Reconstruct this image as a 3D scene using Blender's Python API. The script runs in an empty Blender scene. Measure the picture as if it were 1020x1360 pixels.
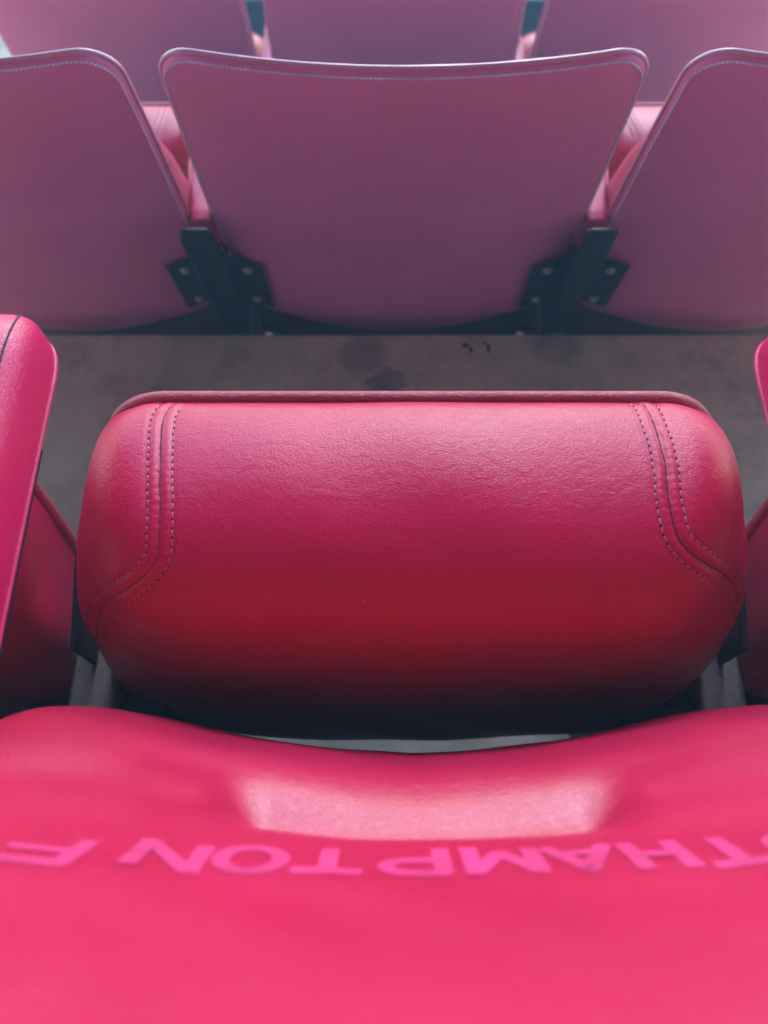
import bpy, math, random
import numpy as np
from mathutils import Vector, Matrix
R = math.radians
random.seed(3)
SC = bpy.context.scene
COL = SC.collection

# ------------------------------------------------------------------ camera
cam_d = bpy.data.cameras.new('camera')
cam = bpy.data.objects.new('camera', cam_d); COL.objects.link(cam)
cam.location = (-0.019, 0.0, 0.98)
cam.rotation_euler = (R(23.0), 0, 0)
cam_d.sensor_fit = 'VERTICAL'; cam_d.sensor_height = 36.0; cam_d.lens = 27.2
cam_d.clip_start = 0.01; cam_d.clip_end = 500
cam_d.dof.use_dof = True; cam_d.dof.focus_distance = 0.53; cam_d.dof.aperture_fstop = 5.6
SC.camera = cam

# ------------------------------------------------------------------ light
W = bpy.data.worlds.new('World'); SC.world = W; W.use_nodes = True
nt = W.node_tree; nt.nodes.clear()
sky = nt.nodes.new('ShaderNodeTexSky'); sky.sky_type = 'NISHITA'; sky.sun_disc = False
SUN_EL, SUN_AZ = 28.0, 8.0                       # sun ahead, over the pitch, behind cloud
sky.sun_elevation = R(SUN_EL); sky.sun_rotation = R(SUN_AZ)
sky.air_density = 1.0; sky.dust_density = 0.0; sky.ozone_density = 2.6
bg = nt.nodes.new('ShaderNodeBackground'); bg.inputs['Strength'].default_value = 0.15
out = nt.nodes.new('ShaderNodeOutputWorld')
nt.links.new(sky.outputs[0], bg.inputs[0]); nt.links.new(bg.outputs[0], out.inputs[0])
sun_d = bpy.data.lights.new('sun', 'SUN'); sun_d.energy = 0.42; sun_d.angle = R(25)
sun_d.color = (1.0, 0.99, 0.985)
sun = bpy.data.objects.new('sun', sun_d); COL.objects.link(sun)
d = Vector((math.sin(R(SUN_AZ))*math.cos(R(SUN_EL)), math.cos(R(SUN_AZ))*math.cos(R(SUN_EL)), math.sin(R(SUN_EL))))
sun.rotation_euler = d.to_track_quat('Z', 'Y').to_euler()
SC.view_settings.view_transform = 'Standard'; SC.view_settings.look = 'None'
SC.view_settings.exposure = 2.45; SC.view_settings.gamma = 1.0
SC.cycles.max_bounces = 8

# ------------------------------------------------------------------ tier layout
SP = 0.506                                        # seat spacing
ROW_Y = {-2: -1.46, -1: -0.73, 0: 0.0, 1: 0.765, 2: 1.46, 3: 2.18, 4: 2.90}
ROW_Z = {-2: 0.76, -1: 0.38, 0: 0.0, 1: -0.40, 2: -0.777, 3: -1.16, 4: -1.54}
def row_pos(k): return (ROW_Y.get(k, 0.72*k), ROW_Z.get(k, -0.385*k))

# ------------------------------------------------------------------ helpers
def tag(o, label=None, cat=None, group=None, kind=None):
    if label: o['label'] = label
    if cat: o['category'] = cat
    if group: o['group'] = group
    if kind: o['kind'] = kind
    return o
def empty(name, loc):
    o = bpy.data.objects.new(name, None); COL.objects.link(o); o.location = loc
    o.empty_display_size = 0.1
    return o
def mesh_obj(name, V, F, mat, parent=None, smooth=True):
    me = bpy.data.meshes.new(name)
    V = np.asarray(V, dtype=np.float32)
    me.from_pydata(V.tolist(), [], [tuple(f) for f in F])
    me.update()
    if smooth: me.polygons.foreach_set('use_smooth', np.ones(len(me.polygons), dtype=bool))
    me.materials.append(mat)
    o = bpy.data.objects.new(name, me); COL.objects.link(o)
    if parent: o.parent = parent
    return o
class MB:
    def __init__(s): s.V = []; s.F = []
    def add(s, V, F):
        n = len(s.V); s.V += [tuple(v) for v in V]; s.F += [tuple(i+n for i in f) for f in F]
    def build(s, name, mat, parent=None, smooth=False):
        return mesh_obj(name, s.V, s.F, mat, parent, smooth)
def copy_tree(o, parent=None):
    c = o.copy(); COL.objects.link(c); c.parent = parent
    for ch in [x for x in bpy.data.objects if x.parent == o]: copy_tree(ch, c)
    return c
def bevel(o, w, seg=2):
    m = o.modifiers.new('bevel', 'BEVEL'); m.width = w; m.segments = seg; m.limit_method = 'ANGLE'; m.angle_limit = R(35)
    o.data.polygons.foreach_set('use_smooth', np.ones(len(o.data.polygons), dtype=bool))
    w2 = o.modifiers.new('wn', 'WEIGHTED_NORMAL'); w2.keep_sharp = True
    return o
def prism(poly_yz, x0, x1):
    """closed outline in the y-z plane pulled along x"""
    n = len(poly_yz)
    V = [(x0, y, z) for y, z in poly_yz] + [(x1, y, z) for y, z in poly_yz]
    F = [tuple(range(n-1, -1, -1)), tuple(range(n, 2*n))]
    F += [(i, (i+1) % n, n+(i+1) % n, n+i) for i in range(n)]
    return V, F
def box(x0, x1, y0, y1, z0, z1):
    return prism([(y0, z0), (y1, z0), (y1, z1), (y0, z1)], x0, x1)
def tube(pts, rad, n=8, closed=False, nrm=None, flat=1.0):
    """tube through pts; nrm = per-point normals to orient an oval section"""
    P = np.array(pts, float); m = len(P)
    if closed: T = np.roll(P, -1, 0) - np.roll(P, 1, 0)
    else: T = np.gradient(P, axis=0)
    T /= np.linalg.norm(T, axis=1)[:, None] + 1e-12
    if nrm is None:
        up = np.array([0.3, 0.2, 1.0]); N = np.tile(up, (m, 1))
    else: N = np.array(nrm, float)
    N = N - (N*T).sum(1)[:, None]*T; N /= np.linalg.norm(N, axis=1)[:, None] + 1e-12
    B = np.cross(T, N)
    a = np.linspace(0, 2*math.pi, n, endpoint=False)
    r = np.broadcast_to(np.asarray(rad, float), (m,))
    V = P[:, None] + r[:, None, None]*(np.cos(a)[None, :, None]*B[:, None] + flat*np.sin(a)[None, :, None]*N[:, None])
    V = V.reshape(-1, 3)
    F = []
    for i in range(m if closed else m-1):
        j = (i+1) % m
        for k in range(n):
            l = (k+1) % n
            F.append((i*n+k, j*n+k, j*n+l, i*n+l))
    if not closed:
        F.append(tuple(range(n))); F.append(tuple((m-1)*n+k for k in range(n-1, -1, -1)))
    return V, F
def sst(a, b, x):
    t = np.clip((x-a)/(b-a), 0, 1); return t*t*(3-2*t)
def resample(pts, step):
    P = np.array(pts, float)
    d = np.r_[0, np.cumsum(np.linalg.norm(np.diff(P, axis=0), axis=1))]
    n = max(2, int(round(d[-1]/step)) + 1)
    t = np.linspace(0, d[-1], n)
    return np.stack([np.interp(t, d, P[:, i]) for i in range(P.shape[1])], 1)
def spline(pts, per=14):
    P = np.array(pts, float)
    P = np.vstack([2*P[0]-P[1], P, 2*P[-1]-P[-2]]); outp = []
    for i in range(1, len(P)-2):
        for t in np.linspace(0, 1, per, endpoint=False):
            a, b, c, e = P[i-1], P[i], P[i+1], P[i+2]
            outp.append(0.5*((2*b)+(-a+c)*t+(2*a-5*b+4*c-e)*t*t+(-a+3*b-3*c+e)*t**3))
    outp.append(P[-2]); return np.array(outp)
def round_outline(hw_t, hw_b, L, rt, rb, sag_b=0.0, n=480, side=0.0):
    """outline of an upright rounded panel as (x, s), s runs down from 0 to L; walked clockwise from the top middle"""
    pts = []
    pts.append((0, 0))
    cx, cy = hw_t-rt, rt
    for a in np.linspace(-90, 0, 24): pts.append((cx+rt*math.cos(R(a)), cy+rt*math.sin(R(a))))
    y0, y1 = rt, L-sag_b-rb
    for t in np.linspace(0, 1, 24)[1:-1]: pts.append((hw_t+(hw_b-hw_t)*t+side*math.sin(math.pi*t), y0+(y1-y0)*t))
    cx, cy = hw_b-rb, L-sag_b-rb
    for a in np.linspace(0, 84, 24): pts.append((cx+rb*math.cos(R(a)), cy+rb*math.sin(R(a))))
    x_end, y_end = pts[-1]
    for t in np.linspace(0, 1, 24)[1:]:
        pts.append((x_end*(1-t), y_end+(L-y_end)*math.sin(t*math.pi/2)))
    half = np.array(pts)
    full = np.vstack([half, (half*np.array([-1, 1]))[-2:0:-1], half[:1]])
    P = resample(full, np.linalg.norm(np.diff(full, axis=0), axis=1).sum()/n)
    return P[:-1]
def ring_faces(nr, n, centre, rev=False):
    """quads between nr rings of n vertices, then a fan on vertex index centre"""
    i = np.arange(nr-1)[:, None]; k = np.arange(n)[None, :]; l = (k+1) % n
    a = i*n+k; b = i*n+l; c = (i+1)*n+l; e = (i+1)*n+k
    Q = np.stack([a, b, c, e], -1).reshape(-1, 4)
    T = np.stack([(nr-1)*n+np.arange(n), (nr-1)*n+(np.arange(n)+1) % n, np.full(n, centre)], -1)
    if rev: Q = Q[:, ::-1]; T = T[:, ::-1]
    return [tuple(q) for q in Q.tolist()] + [tuple(q) for q in T.tolist()]
def seg_dist(X, S, poly):
    """distance of points to a polyline in the (x, s) chart"""
    D = np.full(X.shape, 9.0)
    for (x0, s0), (x1, s1) in zip(poly[:-1], poly[1:]):
        dx, ds = x1-x0, s1-s0; L2 = dx*dx+ds*ds+1e-12
        t = np.clip(((X-x0)*dx+(S-s0)*ds)/L2, 0, 1)
        D = np.minimum(D, np.hypot(X-x0-t*dx, S-s0-t*ds))
    return D

# ------------------------------------------------------------------ materials
def new_mat(name):
    m = bpy.data.materials.new(name); m.use_nodes = True
    n = m.node_tree.nodes; l = m.node_tree.links
    return m, n, l, n['Principled BSDF']
def N(n, t, **kw):
    o = n.new(t)
    for k, v in kw.items(): setattr(o, k, v)
    return o
def ramp(n, l, src, stops):
    r = n.new('ShaderNodeValToRGB'); e = r.color_ramp.elements
    while len(e) < len(stops): e.new(0.5)
    for el, (p, c) in zip(e, stops): el.position = p; el.color = (*c, 1) if len(c) == 3 else c
    l.new(src, r.inputs[0]); return r
def vinyl(name, c0, c1, rough=0.36, grain=0.5, crease=0.35, coat=0.0, spec=0.5, scale=1.0, dust=0.0):
    m, n, l, b = new_mat(name)
    tc = N(n, 'ShaderNodeTexCoord'); oi = N(n, 'ShaderNodeObjectInfo')
    ad = N(n, 'ShaderNodeVectorMath', operation='ADD')
    l.new(tc.outputs['Object'], ad.inputs[0]); l.new(oi.outputs['Location'], ad.inputs[1])
    co = ad.outputs[0]
    nz = N(n, 'ShaderNodeTexNoise'); nz.inputs['Scale'].default_value = 9; nz.inputs['Detail'].default_value = 5
    l.new(co, nz.inputs['Vector'])
    cr = ramp(n, l, nz.outputs[0], [(0.3, c0), (0.7, c1)])
    col = cr.outputs[0]
    if dust > 0:                                   # pale specks of lint and grit on the vinyl
        v = N(n, 'ShaderNodeTexVoronoi'); v.inputs['Scale'].default_value = 230
        l.new(co, v.inputs['Vector'])
        rr = ramp(n, l, v.outputs['Distance'], [(0.07, (1, 1, 1)), (0.13, (0, 0, 0))])
        nn = N(n, 'ShaderNodeTexNoise'); nn.inputs['Scale'].default_value = 75
        l.new(co, nn.inputs['Vector'])
        gate = ramp(n, l, nn.outputs[0], [(0.66, (0, 0, 0)), (0.68, (1, 1, 1))])
        mu = N(n, 'ShaderNodeMath', operation='MULTIPLY'); l.new(rr.outputs[0], mu.inputs[0]); l.new(gate.outputs[0], mu.inputs[1])
        m2 = N(n, 'ShaderNodeMath', operation='MULTIPLY'); l.new(mu.outputs[0], m2.inputs[0]); m2.inputs[1].default_value = dust
        mx = N(n, 'ShaderNodeMix', data_type='RGBA'); l.new(m2.outputs[0], mx.inputs[0]); l.new(col, mx.inputs[6]); mx.inputs[7].default_value = (0.7, 0.45, 0.5, 1)
        col = mx.outputs[2]
    l.new(col, b.inputs['Base Color'])
    n2 = N(n, 'ShaderNodeTexNoise'); n2.inputs['Scale'].default_value = 26; n2.inputs['Detail'].default_value = 6
    l.new(co, n2.inputs['Vector'])
    mr = N(n, 'ShaderNodeMapRange'); mr.inputs[3].default_value = rough-0.06; mr.inputs[4].default_value = rough+0.08
    l.new(n2.outputs[0], mr.inputs[0]); l.new(mr.outputs[0], b.inputs['Roughness'])
    b.inputs['Specular IOR Level'].default_value = spec
    b.inputs['Coat Weight'].default_value = coat; b.inputs['Coat Roughness'].default_value = 0.24
    # pebble grain: warped cell edges, plus long shallow creases
    wv = N(n, 'ShaderNodeTexNoise'); wv.inputs['Scale'].default_value = 160*scale; wv.inputs['Detail'].default_value = 2
    l.new(co, wv.inputs['Vector'])
    mxv = N(n, 'ShaderNodeMix', data_type='VECTOR'); mxv.inputs[0].default_value = 0.004
    l.new(co, mxv.inputs[4]); l.new(wv.outputs['Color'], mxv.inputs[5])
    vo = N(n, 'ShaderNodeTexVoronoi', feature='DISTANCE_TO_EDGE'); vo.inputs['Scale'].default_value = 520*scale
    l.new(mxv.outputs[1], vo.inputs['Vector'])
    vr = ramp(n, l, vo.outputs['Distance'], [(0.0, (0, 0, 0)), (0.22, (1, 1, 1))])
    sc = N(n, 'ShaderNodeMapping'); sc.inputs['Scale'].default_value = (80, 105, 105)
    l.new(co, sc.inputs['Vector'])
    n3 = N(n, 'ShaderNodeTexNoise'); n3.inputs['Scale'].default_value = 1.0; n3.inputs['Detail'].default_value = 7; n3.inputs['Roughness'].default_value = 0.62
    n3.inputs['Distortion'].default_value = 1.4
    l.new(sc.outputs[0], n3.inputs['Vector'])
    b1 = N(n, 'ShaderNodeBump'); b1.inputs['Strength'].default_value = grain; b1.inputs['Distance'].default_value = 0.0004
    l.new(vr.outputs[0], b1.inputs['Height'])
    b2 = N(n, 'ShaderNodeBump'); b2.inputs['Strength'].default_value = crease; b2.inputs['Distance'].default_value = 0.0022
    l.new(n3.outputs[0], b2.inputs['Height']); l.new(b1.outputs[0], b2.inputs['Normal'])
    l.new(b2.outputs[0], b.inputs['Normal'])
    return m
RED0, RED1 = (0.43, 0.008, 0.042), (0.50, 0.011, 0.057)
M_pad = vinyl('red_vinyl', (0.50, 0.003, 0.044), (0.58, 0.004, 0.060), rough=0.30, coat=0.0, grain=0.24, crease=0.22, scale=1.0, spec=0.32, dust=0.55)
M_back = vinyl('red_vinyl_backrest', RED0, RED1, rough=0.33, coat=0.18, grain=0.3, crease=0.08)
M_rear = vinyl('flare_tinted_rear_vinyl', (0.82, 0.16, 0.41), (0.88, 0.19, 0.46), rough=0.55, grain=0.35, crease=0.08)  # same red vinyl; bluish lens flare is mixed into the base colour
M_arm = vinyl('red_vinyl_armrest', (0.56, 0.006, 0.08), (0.64, 0.008, 0.10), rough=0.34, grain=0.4, crease=0.1)  # backrest vinyl lightened: brighter light on the armrests is in the colour
M_pipe = vinyl('red_piping', (0.42, 0.03, 0.05), (0.5, 0.04, 0.07), rough=0.34, grain=0.6, crease=0.2)
M_pipe_lt = vinyl('sky_sheen_piping', (0.66, 0.26, 0.34), (0.75, 0.34, 0.42), rough=0.26, grain=0.15, crease=0.1, coat=0.7)  # red piping paled: sky sheen along the rim is in the colour
def plain(name, c, rough, metal=0.0, bump=0.0, bs=300):
    m, n, l, b = new_mat(name)
    tc = N(n, 'ShaderNodeTexCoord')
    nz = N(n, 'ShaderNodeTexNoise'); nz.inputs['Scale'].default_value = 30; nz.inputs['Detail'].default_value = 6
    l.new(tc.outputs['Object'], nz.inputs['Vector'])
    cr = ramp(n, l, nz.outputs[0], [(0.3, tuple(x*0.75 for x in c)), (0.7, tuple(min(1, x*1.25) for x in c))])
    l.new(cr.outputs[0], b.inputs['Base Color'])
    b.inputs['Roughness'].default_value = rough; b.inputs['Metallic'].default_value = metal
    if bump:
        n2 = N(n, 'ShaderNodeTexNoise'); n2.inputs['Scale'].default_value = bs; n2.inputs['Detail'].default_value = 4
        l.new(tc.outputs['Object'], n2.inputs['Vector'])
        bu = N(n, 'ShaderNodeBump'); bu.inputs['Strength'].default_value = bump; bu.inputs['Distance'].default_value = 0.0008
        l.new(n2.outputs[0], bu.inputs['Height']); l.new(bu.outputs[0], b.inputs['Normal'])
    return m
M_thread = plain('pink_thread', (0.60, 0.13, 0.20), 0.6)
M_thread_lt = plain('pale_thread', (0.92, 0.80, 0.84), 0.6)
M_seam = plain('dark_seam_cloth', (0.06, 0.004, 0.012), 0.8)  # dark cloth of the seam lines and needle holes
M_steel = plain('black_powder_coat', (0.005, 0.018, 0.030), 0.5, 0.0, 0.5, 500)
M_cast = plain('dusty_grey_casting', (0.26, 0.255, 0.25), 0.6, 0.0, 0.9, 420)
M_bolt = plain('zinc_bolt', (0.60, 0.61, 0.62), 0.4, 0.25)
M_board = plain('black_seat_board', (0.02, 0.012, 0.02), 0.5)
M_print = plain('pink_print', (0.58, 0.030, 0.13), 0.5)

def concrete():
    m, n, l, b = new_mat('worn_concrete')
    tc = N(n, 'ShaderNodeTexCoord'); co = tc.outputs['Object']
    def nz(s, d=6, r=0.6, dist=0.0):
        o = N(n, 'ShaderNodeTexNoise'); o.inputs['Scale'].default_value = s; o.inputs['Detail'].default_value = d
        o.inputs['Roughness'].default_value = r; o.inputs['Distortion'].default_value = dist; l.new(co, o.inputs['Vector']); return o.outputs[0]
    c1 = ramp(n, l, nz(14, 8, 0.65), [(0.30, (0.46, 0.325, 0.205)), (0.5, (0.64, 0.465, 0.30)), (0.70, (0.74, 0.54, 0.36))])
    st = ramp(n, l, nz(7, 5, 0.7, 0.6), [(0.56, (0, 0, 0)), (0.66, (1, 1, 1))])
    mx = N(n, 'ShaderNodeMix', data_type='RGBA', blend_type='MULTIPLY')
    l.new(st.outputs[0], mx.inputs[0]); l.new(c1.outputs[0], mx.inputs[6]); mx.inputs[7].default_value = (0.70, 0.71, 0.74, 1)
    sp = ramp(n, l, nz(170, 3, 0.6), [(0.60, (0, 0, 0)), (0.72, (1, 1, 1))])
    m2 = N(n, 'ShaderNodeMix', data_type='RGBA')
    f = N(n, 'ShaderNodeMath', operation='MULTIPLY'); l.new(sp.outputs[0], f.inputs[0]); f.inputs[1].default_value = 0.45
    l.new(f.outputs[0], m2.inputs[0]); l.new(mx.outputs[2], m2.inputs[6]); m2.inputs[7].default_value = (0.50, 0.43, 0.37, 1)
    col = m2.outputs[2]
    for (px, py, r0, r1, k) in ((-0.05, 0.672, 0.0, 0.045, 0.55), (-0.014, 0.622, 0.006, 0.016, 0.6), (0.24, 0.69, 0.0, 0.05, 0.3), (-0.33, 0.60, 0.0, 0.06, 0.35)):
        dv = N(n, 'ShaderNodeVectorMath', operation='DISTANCE'); l.new(co, dv.inputs[0]); dv.inputs[1].default_value = (px, py, 0)
        ad = N(n, 'ShaderNodeMath', operation='MULTIPLY_ADD'); l.new(nz(60, 4, 0.7), ad.inputs[0]); ad.inputs[1].default_value = -0.05; l.new(dv.outputs['Value'], ad.inputs[2])
        rp = ramp(n, l, ad.outputs[0], [(0.0, (k, k, k)), (max(0.001, (r1-0.025)), (0, 0, 0))])
        m3 = N(n, 'ShaderNodeMix', data_type='RGBA', blend_type='MULTIPLY'); l.new(rp.outputs[0], m3.inputs[0]); l.new(col, m3.inputs[6]); m3.inputs[7].default_value = (0.25, 0.24, 0.27, 1); col = m3.outputs[2]
    l.new(col, b.inputs['Base Color']); b.inputs['Roughness'].default_value = 0.8
    bu = N(n, 'ShaderNodeBump'); bu.inputs['Strength'].default_value = 0.6; bu.inputs['Distance'].default_value = 0.002
    l.new(nz(120, 6, 0.7), bu.inputs['Height']); l.new(bu.outputs[0], b.inputs['Normal'])
    return m
M_conc = concrete()
M_roof = plain('painted_roof_sheet', (0.05, 0.05, 0.055), 0.8)

# ------------------------------------------------------------------ terrace (structure)
ROOF_Y = 4.0
EDGE = 0.712                                       # y of own tread's front edge
def terrace():
    # stepped section, treads sunk a hair towards the back
    pts = []
    for k in range(-9, 9):
        y0, z = row_pos(k); yb = row_pos(k-1)[0]
        pts.append((EDGE+yb, z)); pts.append((EDGE+y0, z))
    pts = pts + [(pts[-1][0], -6.0), (pts[0][0], -6.0)]
    V, F = prism(pts[::-1], -6, 6)
    o = mesh_obj('concrete_terrace', V, F, M_conc, smooth=False)
    bevel(o, 0.006, 2); tag(o, kind='structure')
    for (cx, cy, w, d_) in ((0.104, 0.690, 0.012, 0.009), (0.112, 0.682, 0.006, 0.012), (0.139, 0.684, 0.005, 0.020), (0.133, 0.694, 0.007, 0.006)):
        rnd = random.Random(int(cx*1000)); a = [i*2*math.pi/14 for i in range(14)]
        q = [(cx+w/2*math.cos(t)*rnd.uniform(.7, 1.1), cy+d_/2*math.sin(t)*rnd.uniform(.7, 1.1)) for t in a]
        V = [(x, y, 0.0003) for x, y in q] + [(cx, cy, 0.0012)]
        mesh_obj('tar_mark', V, [(i, (i+1) % 14, 14) for i in range(14)], M_steel, o)
    return o
terrace()
def stand_roof():
    # the stand's own roof: covers the rows and ends a little ahead of the nearest one
    V, F = prism([(-8.5, 5.2), (ROOF_Y, 6.0), (ROOF_Y, 6.35), (-8.5, 5.6)], -14, 14)
    o = mesh_obj('stand_roof', V, F, M_roof, smooth=False); tag(o, kind='structure')
    V, F = prism([(-7.0, 2.8), (-6.7, 2.8), (-6.7, 5.35), (-7.0, 5.35)], -14, 14)
    o = mesh_obj('back_wall', V, F, M_roof, smooth=False); tag(o, kind='structure')
stand_roof()

# ------------------------------------------------------------------ backrest
TB = R(12.0)
def b_frame(x, s, h):
    c = 0.46*x**2
    y = -0.115 + s*math.sin(TB) + (h+c)*math.cos(TB)
    z = 0.883 - s*math.cos(TB) + (h+c)*math.sin(TB)
    return np.stack([np.broadcast_to(x, y.shape), y, z], -1)
B_OUT = round_outline(0.234, 0.234, 0.56, 0.038, 0.06, 0.035, n=640, side=0.003)
B_C = np.array([0, 0.27])
def b_E(c, s):
    p = 2.0 + 4.5*sst(0.12, 0.30, s)
    return (1-np.clip(c, 0, 1)**p)**(1/p)
def b_dent(x, s):                                  # shallow unevenness of the foam
    return 0.0007*np.sin(x*41+2.0*np.sin(s*33))*np.sin(s*47+1.6*np.sin(x*29+1))
def b_height(x, s):
    ax = np.abs(x)
    centre = -0.0065*sst(0.3, 0.34, s) + np.interp(s-1.8*np.minimum(ax, 0.12)**2, [0, .10, .20, .255, .268, .278, .288, .298, .310, .325, .342, .37, .45, .56],
                       [.026, .050, .061, .063, .061, .054, .049, .050, .060, .073, .081, .084, .08, .07])
    wing = np.interp(s, [0, .10, .20, .25, .29, .32, .35, .39, .45, .56], [.026, .050, .061, .063, .070, .080, .087, .090, .085, .07])
    wing = wing + (0.006*sst(0.09, 0.20, ax) - 0.004)*sst(0.26, 0.34, s)
    w_ = sst(0.30, 0.335, s)
    return centre + (wing-centre)*((1-w_)*sst(0.072, 0.105, ax) + w_*sst(-0.05, 0.16, ax))
def smooth_rows(fn):
    return fn
def make_backrest(parent):
    n = len(B_OUT)
    ph = np.r_[np.linspace(0, math.pi/2, 40), ]
    rho = 0.55
    cc = np.cos(ph); rs = 1 - rho*(1-cc)
    inner = np.linspace(1-rho, 0.01, 120)[1:]
    rs = np.r_[rs, inner]; cc = np.r_[cc, np.zeros(len(inner))]
    X = B_C[0] + rs[:, None]*(B_OUT[None, :, 0]-B_C[0]); S = B_C[1] + rs[:, None]*(B_OUT[None, :, 1]-B_C[1])
    # blur the height profile by averaging neighbouring samples of s
    H = sum(b_height(X, S+dd) for dd in (-.008, -.004, 0, .004, .008))/5.0
    E = b_E(np.broadcast_to(cc[:, None], S.shape), S); g = np.clip(E*8, 0, 1)
    Hh = (0.006 + (H-0.006)*E)*g + 0.004*(1-g)
    Hh = Hh + g*b_dent(X, S)
    V = b_frame(X, S, Hh).reshape(-1, 3)
    cpt = b_frame(np.array([0.0]), np.array([B_C[1]]), b_height(np.array([0.0]), np.array([B_C[1]])))
    V = np.vstack([V, cpt])
    o = mesh_obj('backrest', V, ring_faces(len(rs), n, len(V)-1), M_back, parent)
    # rear panel: shallow upholstered shell, padded a little proud
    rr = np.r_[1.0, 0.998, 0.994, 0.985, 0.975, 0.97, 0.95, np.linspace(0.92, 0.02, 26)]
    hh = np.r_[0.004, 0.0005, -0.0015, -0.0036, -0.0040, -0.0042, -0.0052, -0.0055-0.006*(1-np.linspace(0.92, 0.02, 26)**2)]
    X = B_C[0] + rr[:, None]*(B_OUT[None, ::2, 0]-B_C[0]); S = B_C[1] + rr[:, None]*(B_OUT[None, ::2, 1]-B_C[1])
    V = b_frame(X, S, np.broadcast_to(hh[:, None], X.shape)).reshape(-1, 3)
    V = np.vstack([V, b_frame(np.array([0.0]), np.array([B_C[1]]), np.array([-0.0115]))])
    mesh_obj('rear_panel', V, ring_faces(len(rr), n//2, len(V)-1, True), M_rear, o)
    # piping round the edge
    P = b_frame(B_OUT[::2, 0]*1.003, (B_OUT[::2, 1]-B_C[1])*1.003+B_C[1], np.full(n//2, 0.0040))
    V, F = tube(P, 0.0024, 8, closed=True)
    mesh_obj('piping', V, F, M_pipe_lt, o)
    # stitching: dashes just inside the edge of the rear panel
    q = resample(np.vstack([B_OUT, B_OUT[:1]]), 0.0042)[:-1]
    q = B_C + (q-B_C)*np.array([0.987, 0.9885])
    mb = MB()
    for i in range(len(q)):
        if q[i, 1] > 0.40: continue
        a, b_ = q[i], q[(i+1) % len(q)]
        u = a + (b_-a)*0.12; w = a + (b_-a)*0.82
        pts = b_frame(np.array([u[0], (u[0]+w[0])/2, w[0]]), np.array([u[1], (u[1]+w[1])/2, w[1]]), np.array([-0.0034, -0.0048, -0.0034]))
        mb.add(*tube(pts, 0.0008, 4))
    s_ = mb.build('edge_stitching', M_thread_lt, o, True)
    return o
def make_lettering(backrest):
    """club name printed across the panel; strokes laid on the surface, each letter its own flat print"""
    def arc(cx, cy, rx, ry, a0, a1, n=18):
        return [(cx+rx*math.cos(R(a)), cy+ry*math.sin(R(a))) for a in np.linspace(a0, a1, n)]
    ring = arc(.5, .5, .41, .42, 90, 450, 40)
    G = {
        'S': [arc(.5, .71, .36, .22, 25, 270) + arc(.5, .29, .36, .22, 90, -155)[1:]],
        'O': [ring],
        'U': [[(.1, 1)] + [(.1, .4)] + arc(.5, .42, .40, .35, 180, 360) + [(.9, 1)]],
        'T': [[(0, .93), (1, .93)], [(.5, .93), (.5, 0)]],
        'H': [[(.1, 0), (.1, 1)], [(.9, 0), (.9, 1)], [(.1, .5), (.9, .5)]],
        'A': [[(.02, 0), (.5, .95), (.98, 0)], [(.22, .32), (.78, .32)]],
        'M': [[(.07, 0), (.07, 1)], [(.07, .95), (.5, .22), (.93, .95)], [(.93, 1), (.93, 0)]],
        'P': [[(.12, 0), (.12, .93), (.58, .93)] + arc(.60, .69, .30, .24, 90, -90) + [(.12, .45)]],
        'N': [[(.1, 0), (.1, 1)], [(.1, .95), (.9, .05)], [(.9, 0), (.9, 1)]],
        'F': [[(.1, 0), (.1, .93), (.98, .93)], [(.1, .50), (.85, .50)]],
        'C': [arc(.52, .5, .42, .42, 40, 320, 30)],
    }
    H = 0.0305
    LAY = [('S', .183, .022), ('O', .156, .024), ('U', .1290, .0225), ('T', .1040, .0215), ('H', .0790, .0205), ('A', .0525, .0240),
           ('M', .0240, .0265), ('P', -.0080, .0260), ('T', -.0390, .025), ('O', -.0665, .026), ('N', -.0950, .0260), ('F', -.1370, .0310), ('C', -.1780, .020)]
    for ch, cx, w in LAY:
        mb = MB()
        for si, st in enumerate(G[ch]):
            # chart x runs against the reader's left-to-right
            P = resample([(cx - (u-.5)*w, LET_S - (0.9 if cx < 0 else 0.5)*cx*cx + (0.5-v)*H) for u, v in st], 0.0015)
            T = np.gradient(P, axis=0); T /= np.linalg.norm(T, axis=1)[:, None]+1e-9
            Nn = np.stack([-T[:, 1], T[:, 0]], 1)*0.0033
            L = np.vstack([P+Nn, P-Nn])
            V = b_frame(L[:, 0], L[:, 1], b_on(L[:, 0], L[:, 1]) + 0.00035 + 0.00012*si)
            n = len(P)
            mb.add(V, [(i, i+1, n+i+1, n+i) for i in range(n-1)])
        mesh_obj('letter', mb.V, mb.F, M_print, backrest)
def b_on(x, s):
    """front surface height at (x, s), edge rounding included"""
    best = np.full(x.shape, 9.0); d = B_OUT-B_C
    ang = np.arctan2(d[:, 1], d[:, 0]); o = np.argsort(ang); rad = np.hypot(d[:, 0], d[:, 1])[o]; ang = ang[o]
    a = np.arctan2(s-B_C[1], x-B_C[0]); rr = np.hypot(s-B_C[1], x-B_C[0])/np.interp(a, ang, rad, period=2*math.pi)
    c = np.clip(1-(1-rr)/0.55, 0, 1); E = b_E(c, s)
    H = sum(b_height(x, s+dd) for dd in (-.008, -.004, 0, .004, .008))/5.0
    return 0.006+(H-0.006)*E + b_dent(x, s)
LET_S = 0.228
FX = 0.097

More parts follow.
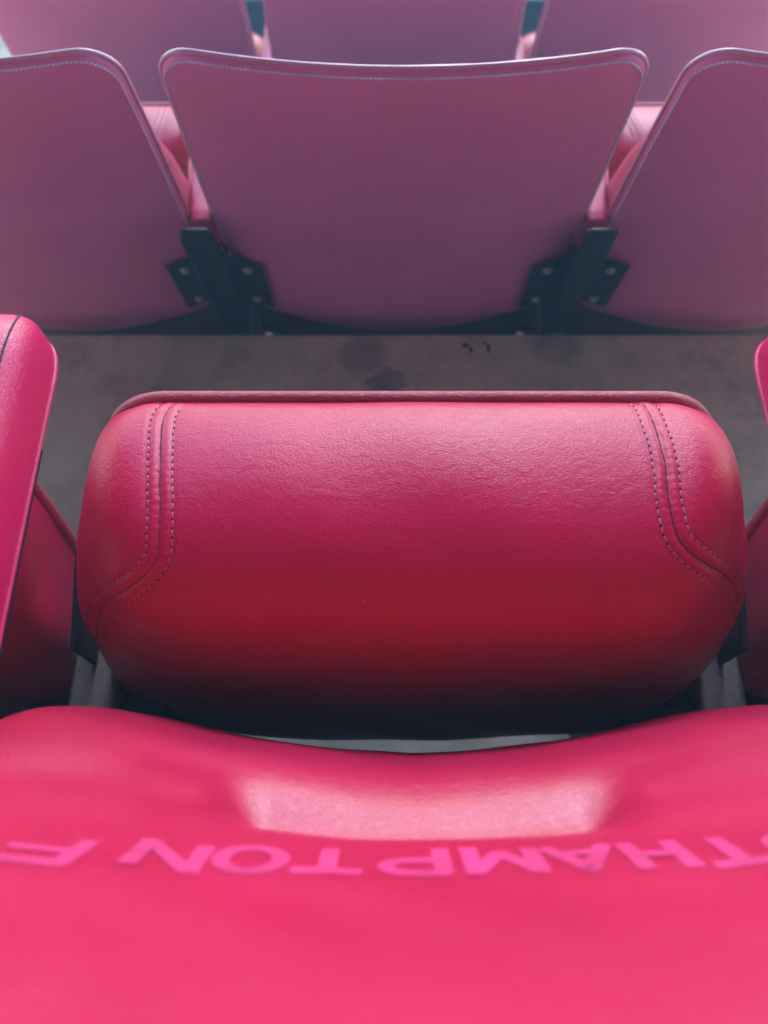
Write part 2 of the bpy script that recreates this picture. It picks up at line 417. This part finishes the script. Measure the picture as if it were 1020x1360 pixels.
# ------------------------------------------------------------------ seat pad (tipped up)
TP = R(17.5)
P_TOP = (0.272, 0.529)                             # y, z of the board's upper edge
def p_frame(x, s, h):
    y = P_TOP[0] - s*math.sin(TP) - h*math.cos(TP)
    z = P_TOP[1] - s*math.cos(TP) + h*math.sin(TP)
    return np.stack([np.broadcast_to(x, y.shape), y, z], -1)
P_OUT = round_outline(0.2115, 0.2325, 0.360, 0.044, 0.056, 0.018, n=900, side=0.006)
P_C = np.array([0, 0.185])
P_R0 = 0.44
def p_height(x, s):
    H = np.interp(s, [-.02, .03, .07, .13, .18, .225, .28, .345, .38], [.140, .1415, .140, .134, .126, .117, .104, .090, .080])
    return H - 0.18*np.clip(np.abs(x)-0.05, 0, 1)**2*1.0
def p_E(c):                                        # c = cos of the ring angle -> rounded, wall-like edge
    return (1-np.clip(c, 0, 1)**3.2)**(1/3.2)
def p_surf(x, s):
    """cushion height above the board for chart point (x, s)"""
    x = np.asarray(x, float); s = np.asarray(s, float)
    d = P_OUT-P_C; ang = np.arctan2(d[:, 1], d[:, 0]); o = np.argsort(ang)
    rad = np.hypot(d[:, 0], d[:, 1])[o]; ang = ang[o]
    a = np.arctan2(s-P_C[1], x-P_C[0]); rr = np.hypot(s-P_C[1], x-P_C[0])/np.interp(a, ang, rad, period=2*math.pi)
    c = np.clip(1-(1-rr)/P_R0, 0, 1)
    return p_height(x, s)*p_E(c)
def p_point(x, s, c=None, dn=0.0):
    x = np.asarray(x, float); s = np.asarray(s, float)
    dx, ds = x-P_C[0], s-P_C[1]; L = np.hypot(dx, ds)+1e-9
    if c is None:
        d = P_OUT-P_C; ang = np.arctan2(d[:, 1], d[:, 0]); o = np.argsort(ang)
        rad = np.hypot(d[:, 0], d[:, 1])[o]
        rr = L/np.interp(np.arctan2(ds, dx), ang[o], rad, period=2*math.pi)
        c = np.clip(1-(1-rr)/P_R0, 0, 1)
    E = p_E(c); h = p_height(x, s)*E
    pk = np.interp(s, [.03, .06, .085, .125, .2], [.55, .75, 1.15, 2.6, 3.0])
    bulge = np.interp(s, [.03, .07, .12, .2], [.009, .018, .023, .021])*np.sin(math.pi*np.clip(E, 0, 1)**pk)**0.9*np.clip(c*4, 0, 1)
    return p_frame(x+dx/L*bulge, s+ds/L*bulge, h+dn)
# seam lines of the cushion cover, as points on the cushion (snapped to it below)
SEAMS = []
SEAMS = [([(-0.1605, 0.2646, 0.5364), (-0.1622, 0.2502, 0.5426), (-0.1583, 0.2201, 0.5503), (-0.1552, 0.1961, 0.5532), (-0.1539, 0.1885, 0.5534), (-0.1527, 0.1642, 0.5508), (-0.1551, 0.1512, 0.5462), (-0.1706, 0.1416, 0.5337), (-0.1965, 0.1403, 0.503), (-0.2107, 0.1375, 0.477), (-0.2195, 0.1309, 0.4501)], (-0.0078, 0.0078)), ([(0.1539, 0.269, 0.5319), (0.1548, 0.2553, 0.5406), (0.1552, 0.2282, 0.5489), (0.1546, 0.2092, 0.5523), (0.1528, 0.1899, 0.5535), (0.1545, 0.1704, 0.5521), (0.1602, 0.1596, 0.5491), (0.177, 0.1524, 0.5385), (0.2037, 0.1534, 0.5062), (0.2182, 0.1511, 0.4823), (0.2266, 0.1481, 0.4636)], (-0.0078, 0.0078))]
def chart_rings():
    t = np.linspace(0, 1, 130)
    c = 1-t**2.2                                    # dense near the wall
    c = np.cos(np.linspace(0, math.pi/2, 150))
    rs = 1-P_R0*(1-c)
    inner = np.linspace(1-P_R0, 0.006, 130)[1:]
    return np.r_[rs, inner], np.r_[c, np.zeros(len(inner))]
def make_pad(parent):
    from mathutils.bvhtree import BVHTree
    n = len(P_OUT); rs, cs = chart_rings()
    X = P_C[0] + rs[:, None]*(P_OUT[None, :, 0]-P_C[0]); S = P_C[1] + rs[:, None]*(P_OUT[None, :, 1]-P_C[1])
    V = p_point(X, S, np.broadcast_to(cs[:, None], X.shape)).reshape(-1, 3)
    V = np.vstack([V, p_point(np.array([0.0]), np.array([P_C[1]]), np.array([0.0]))])
    F = ring_faces(len(rs), n, len(V)-1)
    bvh = BVHTree.FromPolygons(V.tolist(), F)
    # vertex normals
    A = V[:-1].reshape(len(rs), n, 3)
    Tn = np.roll(A, -1, 1)-np.roll(A, 1, 1); Bn = np.gradient(A, axis=0)
    NN = np.cross(Bn, Tn); NN /= np.linalg.norm(NN, axis=2)[..., None]+1e-12
    if (NN[100, 0] @ (A[100, 0]-A[:, :].mean((0, 1)))) < 0: NN = -NN
    NN = np.vstack([NN.reshape(-1, 3), NN[-1, 0][None]])
    lines = []
    disp = np.zeros(len(V))
    rnd = np.random.RandomState(5)
    for pts, offs in SEAMS:
        P = resample(spline(pts), 0.002)
        loc, nor = [], []
        for p in P:
            a, b_, _, _ = bvh.find_nearest(Vector(p)); loc.append(a); nor.append(b_)
        loc = np.array(loc); nor = np.array(nor)
        for _ in range(3): nor[1:-1] = (nor[:-2]+nor[1:-1]+nor[2:])/3
        nor /= np.linalg.norm(nor, axis=1)[:, None]
        T = np.gradient(loc, axis=0); T /= np.linalg.norm(T, axis=1)[:, None]
        B = np.cross(T, nor)
        lines.append((loc, nor, B, offs))
        lo = loc.min(0)-0.03; hi = loc.max(0)+0.03
        idx = np.where(((V > lo) & (V < hi)).all(1))[0]
        D = np.full(len(idx), 9.0); SG = np.zeros(len(idx)); AR = np.zeros(len(idx))
        for i in range(len(loc)):
            v = V[idx]-loc[i]; dd = np.linalg.norm(v, axis=1)
            m = dd < D; D[m] = dd[m]; SG[m] = (v@B[i])[m]; AR[m] = i*0.002
        # sunk seam, raised rolls on both sides, small dips at the stitch rows
        g = -0.0012*np.exp(-(D/0.0016)**2) + 0.0006*np.exp(-((D-0.0045)/0.0028)**2)
        ph1 = rnd.uniform(0, 6)
        g += 0.00016*np.sin(AR/0.0056*2*math.pi+ph1)*np.exp(-((D-0.0035)/0.003)**2)
        for o_ in offs: g += -0.0008*np.exp(-((SG-o_)/0.0016)**2)*(np.abs(SG)-D < 0.002)*(np.abs(D-abs(o_)) < 0.006)
        disp[idx] += g
    # soft pull wrinkles in the cover
    from mathutils import noise
    V2 = V + NN*disp[:, None]
    sub = V2[:, :]
    wr = 0.0013*np.sin(sub[:, 0]*31+2.1*np.sin(sub[:, 2]*19+1))*np.sin(sub[:, 2]*27+sub[:, 1]*35+1.7*np.sin(sub[:, 0]*14))
    V2 = V2 + NN*wr[:, None]*np.clip((V2[:, 1]*-1+0.29)*20, 0, 1)[:, None]
    o = mesh_obj('seat_cushion', V2, F, M_pad, parent)
    bvh2 = BVHTree.FromPolygons(V2.tolist(), F)
    for loc, nor, B, offs in lines:
        snap = np.array([bvh2.find_nearest(Vector(p))[0] for p in loc])
        for _ in range(4): snap[1:-1] = (snap[:-2]+snap[1:-1]*2+snap[2:])/4
        Vt, Ft = tube(snap+nor*0.0002, 0.0005, 6, nrm=nor)
        mesh_obj('seam', Vt, Ft, M_seam, o)
        for o_ in offs:
            base = loc + B*o_
            L = resample(base, 0.0056)
            mb, md = MB(), MB()
            for i in range(len(L)-1):
                a = L[i]; b_ = L[i+1]; s0 = a+(b_-a)*0.14; s1 = a+(b_-a)*0.80
                mid = (s0+s1)/2; q = []
                for p, dn in ((s0, -0.0002), (mid, 0.00035), (s1, -0.0002)):
                    h, nn, _, _ = bvh2.find_nearest(Vector(p)); q.append(np.array(h)+np.array(nn)*dn)
                mb.add(*tube(q, 0.00052, 5, nrm=[np.array(nn)]*3))
                h, nn, _, _ = bvh2.find_nearest(Vector(b_-(b_-a)*0.06))
                h = np.array(h); dr = (b_-a); q = [h-dr*0.13+np.array(nn)*0.0001, h+dr*0.13+np.array(nn)*0.0001]
                md.add(*tube(q, 0.00075, 5, nrm=[np.array(nn)]*2))
            mb.build('stitching', M_thread, o, True)
            md.build('needle_holes', M_seam, o, True)
    # piping along the front and sides of the board
    q = P_C + (P_OUT-P_C)*np.array([1.0, 1.0])
    P = p_frame(q[::3, 0], q[::3, 1], np.full(len(q[::3]), -0.004))
    Vt, Ft = tube(P, 0.0049, 12, closed=True)
    mesh_obj('piping', Vt, Ft, M_pipe, o)
    # underside board
    nb = len(P_OUT[::4])
    rr = [1.0, 0.985, 0.97, 0.5, 0.02]; hh = [-0.004, -0.010, -0.013, -0.014, -0.014]
    VV = np.vstack([p_frame(P_C[0]+r*(P_OUT[::4, 0]-P_C[0]), P_C[1]+r*(P_OUT[::4, 1]-P_C[1]), np.full(nb, h)) for r, h in zip(rr, hh)])
    VV = np.vstack([VV, p_frame(np.array([0.0]), np.array([P_C[1]]), np.array([-0.014]))])
    mesh_obj('underside_board', VV, ring_faces(len(rr), nb, len(VV)-1, True), M_board, o)
    return o

def make_added_cover(parent):
    # added dark cover under the backrest, run to the tread to block floor light
    pts = [b_frame(np.array([0.0]), np.array([0.52]), np.array([-0.002]))[0]]
    V = []; xs = np.linspace(-0.222, 0.222, 25)
    prof = [(0.500, 0.004), (0.500, 0.008), (0.60, 0.012), (0.635, 0.050), (0.855, 0.008), (0.855, 0.004), (0.635, 0.045), (0.60, 0.006)]
    for x in xs:
        for s, h in prof: V.append(b_frame(np.array([x]), np.array([s]), np.array([h]))[0])
    F = []; m = len(prof)
    for i in range(len(xs)-1):
        for k in range(m): F.append((i*m+k, i*m+(k+1) % m, (i+1)*m+(k+1) % m, (i+1)*m+k))
    F.append(tuple(range(m-1, -1, -1))); F.append(tuple((len(xs)-1)*m+k for k in range(m)))
    mesh_obj('added_lower_cover', V, F, M_board, parent, False)

# ------------------------------------------------------------------ stand between two seats
def b_plane(x, s, h):
    return (x, -0.115+s*math.sin(TB)+h*math.cos(TB), 0.883-s*math.cos(TB)+h*math.sin(TB))
def make_stand(root):
    # post: shallow channel following the backrest's lean, then down to the tread behind
    c = 0.46*0.25**2 - 0.012
    def bp(s, h): p = b_plane(0, s, h+c); return (p[1], p[2])
    top, bot = 0.30, 0.90
    pr = [bp(0.255, -0.026), bp(0.255, -0.018), bp(0.340, -0.018), bp(0.340, 0.040), bp(0.60, 0.035), (0.115, 0.012), (0.055, 0.012), bp(0.60, -0.024)]
    V, F = prism(pr, -0.016, 0.016)
    bevel(mesh_obj('post', V, F, M_steel, root, False), 0.003)
    cup = [bp(0.258, -0.0255), bp(0.258, -0.0185), bp(0.338, -0.0185), bp(0.338, 0.050), bp(0.352, 0.050), bp(0.352, -0.0255)]
    V, F = prism(cup, -0.0205, 0.0205)
    bevel(mesh_obj('armrest_cup', V, F, M_steel, root, False), 0.002)
    # folded flange on one side
    fl = [bp(0.262, -0.036), bp(0.25, -0.0265), bp(0.62, -0.0245), bp(0.62, -0.034)]
    V, F = prism(fl, -0.019, -0.014); bevel(mesh_obj('post_flange', V, F, M_steel, root, False), 0.001)
    # bracket plates screwed to the backrests on either side
    for sx in (-1, 1):
        xs = [0.016, 0.058]
        mb = MB()
        cx = lambda ax: 0.46*(0.25-ax)**2
        Vp = []
        for h0 in (-0.0085, -0.0115):
            for (ax, s) in ((0.012, 0.345), (0.066, 0.357), (0.066, 0.482), (0.012, 0.470)):
                p = b_plane(sx*ax, s, h0-0.004+cx(ax)); Vp.append(p)
        Fp = [(0, 1, 2, 3), (7, 6, 5, 4), (0, 4, 5, 1), (1, 5, 6, 2), (2, 6, 7, 3), (3, 7, 4, 0)]
        mb.add(Vp, Fp)
        br = bevel(mb.build('bracket', M_steel, root), 0.0012)
        for s in (0.374, 0.460):
            m2 = MB()
            p0 = np.array(b_plane(sx*0.044, s, -0.0150+cx(0.044))); nv = np.array((0, -math.cos(TB), -math.sin(TB)))
            m2.add(*tube([p0, p0+nv*0.0012, p0+nv*0.0014], [0.0068, 0.0068, 0.0062], 20))
            hexr = [0.0042, 0.0042, 0.0030]
            m2.add(*tube([p0+nv*0.0013, p0+nv*0.004, p0+nv*0.0046], hexr, 6))
            m2.build('bolt', M_bolt, br)
    # armrest
    make_armrest(root)
    # casting arm that carries the seat pivots, front plate, cross rail end
    pa = [(-0.06, 0.33), (0.09, 0.352), (0.15, 0.358), (0.165, 0.34), (0.165, 0.25), (0.10, 0.20), (-0.03, 0.24)]
    V, F = prism(pa, -0.019, 0.019); bevel(mesh_obj('cast_arm', V, F, M_cast, root, False), 0.005, 3)
    V, F = prism([(0.130, 0.345), (0.132, 0.405), (0.205, 0.425), (0.215, 0.36), (0.18, 0.30)], -0.0022, 0.0022)
    bevel(mesh_obj('side_plate', V, F, M_steel, root, False), 0.001)
    for sx in (-1, 1):
        V, F = prism([(0.06, 0.245), (0.06, 0.325), (0.10, 0.345), (0.125, 0.325), (0.125, 0.245)], sx*0.020, sx*0.058)
        bevel(mesh_obj('pivot_bracket', V, F, M_steel, root, False), 0.003)
        V, F = prism([(0.07, 0.19), (0.07, 0.30), (0.11, 0.30), (0.11, 0.19)], sx*0.048, sx*0.062)
        bevel(mesh_obj('stop_block', V, F, M_steel, root, False), 0.002)
    V, F = prism([(-0.06, 0.0), (-0.06, 0.012), (0.17, 0.012), (0.17, 0.0)], -0.045, 0.045)
    bevel(mesh_obj('foot_plate', V, F, M_steel, root, False), 0.002)
def make_armrest(root):
    # rounded bar section, rounded nose; swept from the post forward
    ya, yb = -0.040, 0.295; zt = 0.622; ht = 0.060; hw = 0.029
    ny, na = 70, 48
    V = []
    ys = np.r_[ya, ya+0.004, np.linspace(ya+0.012, yb-0.05, 40), yb-0.05+0.05*np.sin(np.linspace(0.06, 1, 26)*math.pi/2)]
    for y in ys:
        t = max(0, (y-(yb-0.05))/0.05); k = max(0.02, (1-t**2.6)**(1/2.6)) if t < 1 else 0.02
        k2 = 1.0 if y > ya+0.01 else 0.93
        hz = ht/2*(0.35+0.65*k)*k2 if t < 0.999 else 0.004
        wx = (0.0175+(hw-0.0175)*float(sst(-0.05, 0.08, y)))*k2*(0.45+0.55*k)
        zc = zt-ht/2-0.10*max(0, y-0.05)**2-0.010*t**2
        for a in np.linspace(0, 2*math.pi, na, endpoint=False):
            ca, sa = math.cos(a), math.sin(a); p = 2/3.6
            V.append((wx*math.copysign(abs(ca)**p, ca), y, zc+hz*math.copysign(abs(sa)**p, sa)))
    F = []
    m = len(ys)
    for i in range(m-1):
        for k in range(na):
            l = (k+1) % na; F.append((i*na+k, (i+1)*na+k, (i+1)*na+l, i*na+l))
    F.append(tuple(range(na))); F.append(tuple((m-1)*na+k for k in range(na-1, -1, -1)))
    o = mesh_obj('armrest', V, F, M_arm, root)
    o.data.polygons[len(o.data.polygons)-2].use_smooth = False
    A = np.array(V).reshape(m, na, 3)
    # piping at the foot of the gusset and a seam at its top, on both sides and round the nose
    def loop(k):
        kk = [k, (na//2-k) % na]
        return np.vstack([A[1:, kk[0]], A[:0:-1, kk[1]]])
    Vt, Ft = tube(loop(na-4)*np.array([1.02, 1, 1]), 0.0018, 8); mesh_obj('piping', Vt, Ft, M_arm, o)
    Vt, Ft = tube(loop(8), 0.0007, 6); mesh_obj('seam', Vt, Ft, M_seam, o)
    V, F = prism([(ya, zt-ht-0.010), (ya, zt-ht+0.004), (yb-0.07, zt-ht-0.004), (yb-0.07, zt-ht-0.014)], -0.02, 0.02)
    mesh_obj('armrest_plate', V, F, M_steel, o, False)

# ------------------------------------------------------------------ first seat and first stand, then copies
seat0 = empty('stadium_seat', (0, 0, 0))
bk = make_backrest(seat0); make_lettering(bk); make_pad(seat0); make_added_cover(seat0)
stand0 = empty('seat_stand', (0, 0, 0)); make_stand(stand0)
SEAT_LABEL = {
    (0, 0): 'middle red vinyl seat, cushion tipped up, with pink lettering on its backrest',
    (0, -1): 'nearest-row red seat left of the middle one, cut off by the left edge',
    (0, 1): 'nearest-row red seat right of the middle one, cut off by the right edge',
    (1, 0): 'red seat with flare-tinted back one step down, whole backrest in view beyond the middle cushion',
    (1, -1): 'red seat with flare-tinted back one step down at the left, its left half cut off by the edge',
    (1, 1): 'red seat with flare-tinted back one step down at the right, its right half cut off by the edge',
    (2, 0): 'third-row flare-tinted seat back between the two dark gaps at the top',
    (2, -1): 'third-row flare-tinted seat back left of the left dark gap',
    (2, 1): 'third-row flare-tinted seat back right of the right dark gap',
}
STAND_LABEL = {
    (0, -0.5): 'black steel stand with red padded armrest just left of the middle red cushion',
    (0, 0.5): 'black steel stand with red padded armrest just right of the middle red cushion',
    (1, -0.5): 'black stand with bolted brackets, left lower corner of the whole flare-tinted backrest',
    (1, 0.5): 'black stand with bolted brackets, right lower corner of the whole flare-tinted backrest',
    (2, -0.5): 'dark stand in the left gap between the third-row seat backs',
    (2, 0.5): 'dark stand in the right gap between the third-row seat backs',
}
for k in range(3):
    y, z = row_pos(k)
    for j in (-1, 0, 1):
        o = seat0 if (k, j) == (0, 0) else copy_tree(seat0)
        o.location = (SP*j, y, z); tag(o, SEAT_LABEL[(k, j)], 'seat', 'tipped-up stadium seats in stepped rows')
    for j in (-0.5, 0.5):
        o = stand0 if (k, j) == (0, -0.5) else copy_tree(stand0)
        if (k, j) == (0, 0.5):                     # this armrest sits a little towards the middle seat
            for ch in [x for x in bpy.data.objects if x.parent == o and x.name.startswith('armrest') and not x.name.startswith('armrest_cup')]: ch.location.x = -0.010
        o.location = (SP*j, y, z); tag(o, STAND_LABEL[(k, j)], 'seat stand', 'stands with armrests between the seats')

# low dark barrier in front of the third row, seen only through the gaps between its backs
def barrier():
    b0 = empty('barrier', (0, 0, 0))
    for i in range(3):
        x0 = -0.98 + i*1.2
        V, F = box(x0+0.004, x0+1.196, 2.06, 2.085, -1.25, -0.42)
        bevel(mesh_obj('panel', V, F, M_barrier, b0, False), 0.004)
        V, F = box(x0-0.03, x0+0.03, 2.09, 2.14, -1.3, -0.42)
        bevel(mesh_obj('post', V, F, M_steel, b0, False), 0.004)
    V, F = box(-1.0, 2.66, 2.05, 2.15, -0.418, -0.38)
    bevel(mesh_obj('top_rail', V, F, M_steel, b0, False), 0.006)
    tag(b0, 'dark teal barrier glimpsed through the narrow gaps between the third-row seat backs', 'barrier')
M_barrier = plain('dark_teal_paint', (0.012, 0.05, 0.07), 0.5)
barrier()
# ------------------------------------------------------------------ added blue volume imitating lens flare
def flare_veil():
    V, F = box(-5.5, 5.5, -0.25, 4.6, -2.6, 1.15)
    o = mesh_obj('flare_veil', V, F, M_roof, smooth=False); o.data.materials.clear()
    m = bpy.data.materials.new('flare_veil_volume'); m.use_nodes = True; n = m.node_tree.nodes; n.clear()
    v = n.new('ShaderNodeVolumePrincipled'); v.inputs['Density'].default_value = FLARE_VEIL; v.inputs['Color'].default_value = (0.38, 0.66, 1, 1)
    v.inputs['Anisotropy'].default_value = 0.3
    u = n.new('ShaderNodeOutputMaterial'); m.node_tree.links.new(v.outputs[0], u.inputs['Volume'])
    o.data.materials.append(m); tag(o, kind='stuff')
FLARE_VEIL = 0.050
flare_veil()
